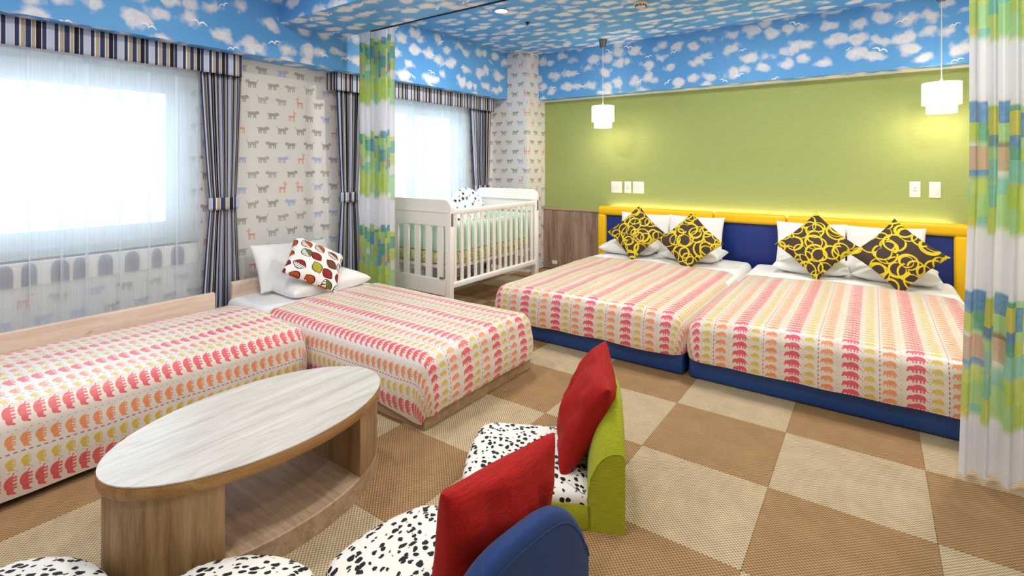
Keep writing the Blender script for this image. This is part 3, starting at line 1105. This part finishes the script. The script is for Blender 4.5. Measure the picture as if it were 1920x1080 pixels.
# ------------------------------------------------------------------ pillows
def pillow(w_, h_, t_, pinch=0.07, n=22, wr=0.0, seed=0, flat=0.42, sag=0.0):
    m_ = MB()
    for side in (1, -1):
        R, U = [], []
        for j in range(n + 1):
            row, uv = [], []
            for i in range(n + 1):
                u = sin(pi / 2 * (2 * i / n - 1))
                v = sin(pi / 2 * (2 * j / n - 1))
                x = w_ / 2 * u * (1 - pinch * (1 - v * v) * abs(u))
                y = h_ / 2 * v * (1 - pinch * (1 - u * u) * abs(v))
                body = max(0.0, (1 - u * u) * (1 - v * v)) ** flat
                z = side * t_ / 2 * body
                if wr:
                    e = (1 - u ** 4) * (1 - v ** 4)
                    z += wr * e * fbm(x * 9, y * 9, seed + side) + wr * 0.5 * e * fbm(x * 22, y * 16, seed + 5 + side)
                y -= sag * (1 - u * u) * max(0, v)
                row.append((x, y, z))
                uv.append((x + seed * 0.37, y + (0 if side > 0 else 1.0)))
            R.append(row)
            U.append(uv)
        m_.grid(R, U)
    return m_


def place(mb_, c, ex, ey, name, mat, label, cat, group=None):
    """Pillow axes: ex = direction of its width, ey = direction of its height, third axis = facing."""
    ex = Vector(ex).normalized()
    ey = Vector(ey)
    ey = (ey - ex * ey.dot(ex)).normalized()
    ez = ex.cross(ey)
    R = Matrix((ex, ey, ez)).transposed().to_4x4()
    o = mb_.obj(name, mat, None, weld=1e-6, angle=75)
    base = WORLD[o.name]
    for v in o.data.vertices:
        v.co = v.co + base
    o.data.update()
    o.matrix_world = Matrix.Translation(Vector(c)) @ R
    return tag(o, label, cat, group)


# flat and standing white pillows on the double beds
PX = [(-2.02, -1.914), (-1.41, -1.406), (-0.45, -0.44), (0.10, 0.075)]
who = ['beside the crib, nearest the crib', 'beside the crib, on its inner half', 'by the wide curtain, on its inner half', 'by the wide curtain, nearest that curtain']
for k, (xl, xs) in enumerate(PX):
    p = pillow(0.54, 0.40, 0.16, 0.05, wr=0.016, seed=k + 1)
    place(p, (xl + 0.035, 4.97, 0.41), (1, 0.02 * (-1) ** k, 0), (0, 1, 0.03), 'flat_pillow', M['white_cloth'],
          'flat white pillow on the double bed ' + who[k], 'pillow', 'flat white pillows on the double beds')
    p = pillow(0.53, 0.40, 0.13, 0.06, wr=0.012, seed=k + 11)
    place(p, (xs, 5.14, 0.545), (1, 0, 0.01 * (k - 1.5)), (0, 0.26, 1), 'standing_pillow', M['white_cloth'],
          'white pillow leaning upright on the double bed ' + who[k], 'pillow', 'upright white pillows on the headboard')

CU = [(-1.858, 0.583, 46, 'yellow ring cushion nearest the crib and wood panel'), (-1.333, 0.553, 44, 'yellow ring cushion second from the crib'),
      (-0.367, 0.596, 45, 'yellow ring cushion with its tip above the headboard on the right bed'), (0.144, 0.582, 46, 'yellow ring cushion nearest the wide watercolour curtain')]
for k, (x, z, ang, lab) in enumerate(CU):
    p = pillow(0.415, 0.415, 0.13, 0.10, wr=0.006, seed=k + 3)
    a = radians(ang)
    place(p, (x, 4.765 if k % 2 == 0 else 4.70, z), (cos(a), 0.36, sin(a) * 0.95), (-sin(a), 0.36, cos(a) * 0.95), 'ring_cushion', M['rings'], lab, 'cushion',
          'yellow ring cushions on the double beds')

# pillows of the window-wall single bed
p = pillow(0.64, 0.40, 0.15, 0.04, wr=0.01, seed=21, flat=0.3)
place(p, (-3.29, 2.24, 0.39), (0, 1, 0), (-1, 0, 0.05), 'flat_pillow', M['white_cloth'], 'white pillow lying flat under the leaf print cushion', 'pillow')
p = pillow(0.60, 0.36, 0.12, 0.05, wr=0.01, seed=22)
place(p, (-3.47, 2.17, 0.505), (0.05, 1, -0.03), (-0.62, 0, 1), 'standing_pillow', M['white_cloth'], 'white pillow leaning on the low headboard behind the leaf print cushion', 'pillow')
p = pillow(0.39, 0.39, 0.13, 0.07, wr=0.006, seed=1)
place(p, (-3.19, 2.145, 0.545), (0.14, 0.26, -0.15), (-0.24, 0.32, 0.19), 'leaf_cushion', M['leaves'], 'white cushion with red, orange and olive leaf print', 'cushion')


# ------------------------------------------------------------------ crib
t = thing('baby_crib', 'white baby crib with slatted sides between far window and double bed', 'crib', (-3.06, 3.67, 0))
CX0, CX1, CY0, CY1 = -3.44, -2.675, 3.0, 4.31
P = M['white_paint']


def sleigh(y, face, zt):
    ya, yb = (y, y + 0.045)
    for x0, x1 in ((CX0, CX0 + 0.06), (CX1 - 0.06, CX1)):
        bx(x0, x1, ya, yb, 0.0, zt - 0.10, 0.008, 2).obj('post', P, t)
    out = []
    rr = 0.075
    for k in range(9):
        a = pi / 2 * k / 8
        out.append((CX1 - rr + rr * sin(a), zt - rr + rr * cos(a)))
    prof = out[:]
    left = [(CX0 + CX1 - x, z) for x, z in out][::-1]
    poly = [(CX0, zt - 0.21)] + left + prof + [(CX1, zt - 0.21)]
    m_ = MB()
    n = len(poly)
    m_.add([(x, ya + 0.004, z) for x, z in poly] + [(x, yb - 0.004, z) for x, z in poly],
           [list(range(n)), list(range(n, 2 * n))[::-1]] + [[i, (i + 1) % n, n + (i + 1) % n, n + i] for i in range(n)])
    m_.obj('top_panel', P, t, angle=30)
    bx(CX0 + 0.005, CX1 - 0.005, ya - 0.006, yb + 0.006, zt - 0.105, zt - 0.088, 0.004, 1).obj('panel_moulding', P, t)
    bx(CX0 + 0.06, CX1 - 0.06, ya + 0.006, yb - 0.006, 0.20, 0.33, 0.006, 1).obj('bottom_rail', P, t)
    for k in range(5):
        xc = CX0 + 0.06 + 0.645 * (k + 0.5) / 5
        bx(xc - 0.033, xc + 0.033, ya + 0.013, yb - 0.013, 0.325, zt - 0.205, 0.004, 1).obj('slat', P, t)


sleigh(CY0, -1, 0.965)
sleigh(CY1 - 0.045, 1, 1.0)
for x0, x1 in ((CX1 - 0.05, CX1 - 0.012), (CX0 + 0.012, CX0 + 0.05)):
    bx(x0, x1, CY0 + 0.045, CY1 - 0.045, 0.845, 0.885, 0.007, 2).obj('top_rail', P, t)
    bx(x0, x1, CY0 + 0.045, CY1 - 0.045, 0.262, 0.305, 0.007, 2).obj('bottom_rail', P, t)
    for k in range(14):
        yc = CY0 + 0.045 + (CY1 - CY0 - 0.09) * (k + 0.5) / 14
        bx(x0 + 0.011, x1 - 0.011, yc - 0.0175, yc + 0.0175, 0.30, 0.85, 0.004, 1).obj('slat', P, t)
bx(-2.79, -2.75, CY0 - 0.004, CY0 + 0.002, 0.335, 0.35).obj('name_plate', M['label_grey'], t)
bx(CX0 + 0.06, CX1 - 0.06, CY0 + 0.06, CY1 - 0.06, 0.40, 0.425).obj('mattress_base', M['white_paint'], t)
tag(bx(CX0 + 0.065, CX1 - 0.065, CY0 + 0.065, CY1 - 0.065, 0.4255, 0.53, 0.03, 3).obj('crib_mattress', M['cot']), 'pale yellow floral mattress inside the white crib', 'mattress')
bu = MB()
ring = [(CX1 - 0.085, CY0 + 0.085), (CX1 - 0.085, CY1 - 0.085), (CX0 + 0.085, CY1 - 0.085), (CX0 + 0.085, CY0 + 0.085)]
for (xa, ya), (xb, yb) in zip(ring, ring[1:] + ring[:1]):
    n = 16
    nx, ny = (yb - ya), -(xb - xa)
    l = hypot(nx, ny)
    nx, ny = nx / l * 0.016, ny / l * 0.016
    rows = []
    for i in range(n * 4 + 1):
        q = i / (n * 4)
        pf = 0.45 + 0.55 * abs(sin(pi * n * q))
        x, y = xa + (xb - xa) * q, ya + (yb - ya) * q
        rows.append([(x + nx * pf * s_, y + ny * pf * s_, z) for s_, z in ((1, 0.535), (1.1, 0.6), (1, 0.72), (0.7, 0.755), (0, 0.765), (-0.7, 0.755), (-1, 0.72), (-1.1, 0.6), (-1, 0.535))])
    bu.grid(rows)
tag(bu.obj('crib_bumper', M['mint'], merge=False), 'mint quilted bumper lining the white crib', 'bumper')
# arched cushion at the back of the crib
ar = MB()
out = [(-0.27, 0.0)] + [(-0.27 * cos(pi * k / 20), 0.17 + 0.27 * sin(pi * k / 20) * 0.85) for k in range(21)] + [(0.27, 0.0)]
n = len(out)
cx, cz = 0.0, 0.19
for side in (1, -1):
    R, U = [], []
    for k in range(9):
        q = 1 - k / 8.0
        R.append([(cx + (x - cx) * q, side * 0.055 * (1 - q ** 3) ** 0.5, cz + (z - cz) * q) for x, z in out])
        U.append([(cx + (x - cx) * q, cz + (z - cz) * q) for x, z in out])
    ar.grid(R, U, wrap=True)
o = ar.obj('arched_cushion', M['stars'], None, weld=1e-6, angle=80)
o.location = (-3.25, 3.94, 0.62)
o.rotation_euler = (radians(-10), 0, pi / 2)
tag(o, 'white arched cushion with dark and teal stars in the crib', 'cushion')


# ------------------------------------------------------------------ oval table
TX, TY, TA, TB, TH = -1.789, 0.988, 0.487, 0.294, 0.346
t = thing('oval_table', 'low oval oak coffee table with an open shelf', 'table', (TX, TY, 0))


def ellipse(a, b_, n=72):
    return [(TX + b_ * cos(2 * pi * k / n), TY + a * sin(2 * pi * k / n)) for k in range(n)]


m_ = MB()
m_.loft(ellipse(TA - 0.002, TB - 0.002), [(0.0, TH - 0.004), (0.0, TH)])
m_.obj('table_top', M['oak_h'], t)
m_ = MB()
o_, z0 = ellipse(TA, TB), TH - 0.045
m_.loft(o_, [(0.012, z0), (0.003, z0 + 0.004), (0.0, z0 + 0.013), (0.0, z0 + 0.030), (0.002, z0 + 0.038), (0.007, z0 + 0.0415)])
m_.obj('edge_band', M['oak_edge'], t)
AI, BI = TA - 0.014, TB - 0.014
m_ = MB()
m_.loft(ellipse(AI, BI), [(0.0, 0.0), (0.0, 0.07), (0.004, 0.074)])
m_.obj('shelf_plinth', M['oak_x'], t)
for sgn in (-1, 1):
    yc = 0.247
    th0 = math.asin(yc / AI)
    arc = [(BI * cos(a), AI * sin(a)) for a in [th0 + (pi - 2 * th0) * k / 30 for k in range(31)]]
    pl = [(TX + x, TY + sgn * y) for x, y in arc]
    if sgn < 0:
        pl = pl[::-1]
    m_ = MB()
    n = len(pl)
    m_.add([(x, y, 0.0735) for x, y in pl] + [(x, y, TH - 0.043) for x, y in pl],
           [list(range(n))[::-1], list(range(n, 2 * n))] + [[i, (i + 1) % n, n + (i + 1) % n, n + i] for i in range(n)])
    m_.obj('end_column', M['oak_v'], t, angle=30)


# ------------------------------------------------------------------ floor chairs
def seat_outline(w_, d_, bul, rc=0.07):
    """Front at x=0 bowed out, back at x=d_; ccw."""
    pts = []
    n = 14
    for k in range(n + 1):
        y = w_ / 2 - w_ * k / n
        e = abs(2 * y / w_)
        x = bul * (e ** 2) + (rc * max(0, (e - 0.72) / 0.28) ** 2.4)
        pts.append((x, y))
    m = 8
    lo = [(pts[-1][0] + (d_ - pts[-1][0]) * k / m, -w_ / 2) for k in range(1, m + 1)]
    up = [(d_ - (d_ - pts[0][0]) * k / m, w_ / 2) for k in range(0, m)]
    return pts + lo + up


def chair(label, loc, ang, mat, w_=0.45, d_=0.47, bul=0.05, tz=0.13, hb=0.27, ht=0.42, dome=0.012, arch=2.5, rc=0.10):
    t = thing('floor_chair', label, 'chair', loc, ang)
    o_ = seat_outline(w_, d_, bul, rc)
    m_ = MB()
    m_.loft(o_, [(0.004, 0.0), (0.0, 0.006), (0.0, 0.085), (0.003, 0.088)])
    m_.obj('seat_base', mat, t, rel=False)
    m_ = MB()
    m_.loft(o_, [(0.004, 0.087), (0.0, 0.098), (0.003, tz - 0.016), (0.012, tz - 0.006), (0.03, tz)], crown=dome)
    m_.obj('seat_cushion', M['spots'], t, rel=False)
    D, T = d_ + 0.115, 0.125
    ys = [w_ / 2 * sin(pi / 2 * k / 14) for k in range(-14, 15)]
    rows, edge_b, edge_f = [], [], []
    for y in ys:
        e = abs(2 * y / w_)
        h = hb + (ht - hb) * (1 - e ** arch)
        row = [(D, y, 0.0), (D, y, h * 0.5), (D, y, h - 0.03)]
        for k in range(1, 5):
            a = pi / 2 * k / 4
            row.append((D - 0.018 + 0.018 * cos(a), y, h - 0.03 + 0.03 * sin(a)))
        for k in range(1, 15):
            a = pi / 2 * k / 14
            zf = 0.095 + (h - 0.095) * cos(a)
            row.append((D - 0.018 - (T - 0.018) * sin(a) ** 0.85, y, zf))
        row.append((D - T, y, 0.0))
        rows.append(row)
        edge_b.append((D, y, h - 0.028))
    m_ = MB()
    m_.grid(rows)
    k = len(rows[0])
    m_.add(rows[0], [list(range(k))])
    m_.add(rows[-1], [list(range(k))[::-1]])
    m_.add([r[0] for r in rows] + [r[-1] for r in rows], [[i, i + 1, len(rows) + i + 1, len(rows) + i] for i in range(len(rows) - 1)])
    m_.obj('backrest', mat, t, rel=False, angle=35)
    m_ = MB()
    m_.tube(edge_b, 0.0022, 6)
    for r in (rows[0], rows[-1]):
        m_.tube([(x, y * 1.002, z) for x, y, z in r[2:-1]], 0.002, 6)
    m_.obj('piping', mat, t, rel=False)
    return t


def front(cx, cy, ang):
    return (cx, cy, 0.0)


G_ANG = math.atan2(0.46, 0.88)
chair('lime green floor chair with dalmatian spotted seat', (-1.295, 1.56, 0.0), G_ANG, M['lime'], bul=0.02, rc=0.05)
B_ANG = math.atan2(-0.13, 0.98)
chair('blue floor chair with spotted seat and arched back', (-1.255, 1.055, 0.0), B_ANG, M['blue'], d_=0.525, arch=3.8)
chair('spotted chair seat at the near end of the oval table, leftmost one', (-1.83, 0.48, 0.0), math.atan2(-0.92, 0.38), M['blue'], bul=0.09, dome=0.02)
chair('spotted chair seat between the oval table and the blue backed chair', (-1.43, 0.79, 0.0), math.atan2(-0.82, 0.57), M['lime'], bul=0.09, dome=0.02)


def cushion_at(c, ex, ey, size, label, seed):
    p = pillow(size, size * 0.98, 0.15, 0.08, wr=0.03, seed=seed, flat=0.36, n=34)
    place(p, c, ex, ey, 'red_cushion', M['red'], label, 'cushion', 'red cushions on the floor chairs')


cushion_at((-0.905, 1.80, 0.315), (-0.44, 0.89, 0.10), (0.40, 0.17, 0.9), 0.385, 'red cushion leaning on the lime green chair back', 1)
cushion_at((-0.765, 1.03, 0.322), (0.16, 0.97, -0.02), (0.12, -0.02, 1.0), 0.39, 'red cushion leaning on the blue chair back', 2)


# ------------------------------------------------------------------ lamps and fittings
def pendant(x, y, label, zs=1.857):
    t = thing('pendant_lamp', label, 'lamp', (x, y, zs - 0.23))
    m_ = MB()
    m_.lathe([(0.0275, ZC - 0.085), (0.045, ZC - 0.001)], (x, y, 0), 24)
    m_.obj('ceiling_cup', M['steel'], t)
    m_ = MB()
    m_.lathe([(0.003, zs + 0.02), (0.003, ZC - 0.084)], (x, y, 0), 8)
    m_.obj('cord', M['cord'], t)
    m_ = MB()
    m_.lathe([(0.014, zs - 0.005), (0.006, zs + 0.03)], (x, y, 0), 12)
    m_.obj('cord_cap', M['white_plastic'], t)
    m_ = MB()
    m_.lathe([(0.090, zs - 0.166), (0.117, zs - 0.166), (0.118, zs - 0.164), (0.118, zs - 0.002), (0.116, zs), (0.112, zs)], (x, y, 0), 40, cap=False)
    m_.obj('upper_shade', M['shade'], t)
    m_ = MB()
    for a in (0.3, 0.3 + 2 * pi / 3, 0.3 + 4 * pi / 3):
        m_.tube([(x, y, zs - 0.004), (x + 0.113 * cos(a), y + 0.113 * sin(a), zs - 0.004)], 0.002, 6)
    m_.obj('shade_spider', M['steel'], t)
    m_ = MB()
    m_.lathe([(0.088, zs - 0.228), (0.091, zs - 0.228), (0.091, zs - 0.167)], (x, y, 0), 40, cap=False)
    m_.obj('lower_shade', M['shade_low'], t)
    l = bpy.data.lights.new('pendant_bulb', 'POINT')
    l.energy = 6
    l.color = (1.0, 0.80, 0.60)
    l.shadow_soft_size = 0.05
    o = bpy.data.objects.new('pendant_bulb', l)
    o.location = (0, 0, -0.02)
    o.parent = t
    COL.objects.link(o)


pendant(-2.288, 4.955, 'two tier white pendant lamp hanging beside the pillar')
pendant(0.413, 5.03, 'two tier white pendant lamp hanging by the wide watercolour curtain')


def downlight(x, y, label, power):
    t = thing('downlight', label, 'lamp', (x, y, ZC - 0.008))
    m_ = MB()
    m_.lathe([(0.05, ZC), (0.062, ZC - 0.006), (0.052, ZC - 0.007), (0.046, ZC - 0.002)], (x, y, 0), 28, cap=False)
    m_.obj('trim_ring', M['white_plastic'], t)
    m_ = MB()
    m_.lathe([(0.001, ZC - 0.0028), (0.047, ZC - 0.0028)], (x, y, 0), 28, cap=False)
    m_.obj('lens', M['lamp'], t)
    area('downlight_beam', (0, 0, -0.004), (0, 0, 0), 0.16, 0.16, power, WARM, 'DISK', t)


downlight(-2.556, 3.514, 'round white downlight lit in the sky papered ceiling', 20)
for x, y, lab in [(-0.7, 3.9, 'added fill downlight above the two double beds'), (0.6, 3.6, 'added fill downlight above the wide watercolour curtain'), (-2.3, 1.3, 'added fill downlight above the oval table and window bed'),
                  (-0.9, 1.3, 'added fill downlight above the lime green floor chair'), (0.4, 1.2, 'added fill downlight above the bare carpet'),
                  (-2.3, 0.0, 'added fill downlight at the head of the window bed'), (-0.9, 0.0, 'added fill downlight behind the blue floor chair')]:
    downlight(x, y, lab, 18 if y > 3 else 10)  # out-of-view downlights added to fill the room with light

t = thing('smoke_detector', 'round beige smoke detector on the ceiling', 'detector', (-1.514, 3.99, ZC - 0.045))
m_ = MB()
m_.lathe([(0.05, ZC), (0.055, ZC - 0.012), (0.05, ZC - 0.022)], (-1.514, 3.99, 0), 28)
m_.obj('detector_base', M['beige_plastic'], t)
m_ = MB()
m_.lathe([(0.04, ZC - 0.022), (0.038, ZC - 0.04), (0.026, ZC - 0.047), (0.002, ZC - 0.048)], (-1.514, 3.99, 0), 28)
m_.obj('detector_head', M['beige_plastic'], t)
for k in range(10):
    a = 2 * pi * k / 10
    x, y = -1.514 + 0.0385 * cos(a), 3.99 + 0.0385 * sin(a)
    bx(x - 0.006, x + 0.006, y - 0.006, y + 0.006, ZC - 0.036, ZC - 0.027).obj('vent_slot', M['dark'], t)
t = thing('sprinkler_head', 'small dark sprinkler head in the ceiling', 'sprinkler', (-2.573, 3.946, ZC - 0.02))
m_ = MB()
m_.lathe([(0.02, ZC), (0.02, ZC - 0.004), (0.008, ZC - 0.008), (0.008, ZC - 0.018), (0.016, ZC - 0.02)], (-2.573, 3.946, 0), 16)
m_.obj('sprinkler_body', M['dark'], t)


def plate(xa, xb, za, zb, label, kind):
    t = thing('wall_plate', label, 'switch' if kind != 'socket' else 'outlet', ((xa + xb) / 2, YB, za))
    bx(xa, xb, YB - 0.009, YB, za, zb, 0.003, 2).obj('cover', M['white_plastic'], t)
    cx, cz, w_ = (xa + xb) / 2, (za + zb) / 2, xb - xa
    if kind == 'rocker':
        bx(cx - w_ * 0.3, cx + w_ * 0.3, YB - 0.012, YB - 0.008, cz - 0.04, cz + 0.04, 0.002, 1).obj('rocker', M['white_plastic'], t)
    elif kind == 'dial':
        m_ = MB()
        m_.lathe([(0.017, 0.0), (0.015, 0.012)], (0, 0, 0), 20)
        m_.v = [(cx + 0.01 + x, YB - 0.008 - z, cz - 0.01 + y) for x, y, z in m_.v]
        m_.obj('dial', M['white_plastic'], t)
    else:
        bx(cx - 0.016, cx + 0.016, YB - 0.011, YB - 0.008, cz - 0.03, cz + 0.03, 0.002, 1).obj('socket_insert', M['white_plastic'], t)
        for dx, dz in ((-0.007, -0.012), (0.007, -0.012), (0.0, 0.012)):
            bx(cx + dx - 0.0022, cx + dx + 0.0022, YB - 0.0118, YB - 0.010, cz + dz - 0.004, cz + dz + 0.004).obj('pin_hole', M['dark'], [c for c in t.children if c.name.startswith('socket_insert')][0])


plate(-2.362, -2.236, 0.931, 1.057, 'wide white rocker switch leftmost of the three near the crib', 'rocker')
plate(-2.208, -2.130, 0.932, 1.058, 'narrow white socket in the middle of the three plates', 'socket')
plate(-2.112, -1.988, 0.932, 1.060, 'white dimmer plate rightmost of the three near the crib', 'dial')
plate(0.239, 0.309, 0.979, 1.106, 'white socket plate under the right pendant lamp', 'socket')
plate(0.362, 0.434, 0.980, 1.106, 'white rocker switch beside the wide watercolour curtain', 'rocker')
t = thing('floor_outlet', 'small white outlet low on the wood panel', 'outlet', (-3.07, 5.3, 0.055))
bx(-3.105, -3.035, 5.297, 5.306, 0.055, 0.10, 0.002, 1).obj('cover', M['white_plastic'], t)
bx(-3.09, -3.05, 5.2945, 5.298, 0.066, 0.088, 0.001, 1).obj('socket_insert', M['white_plastic'], t)
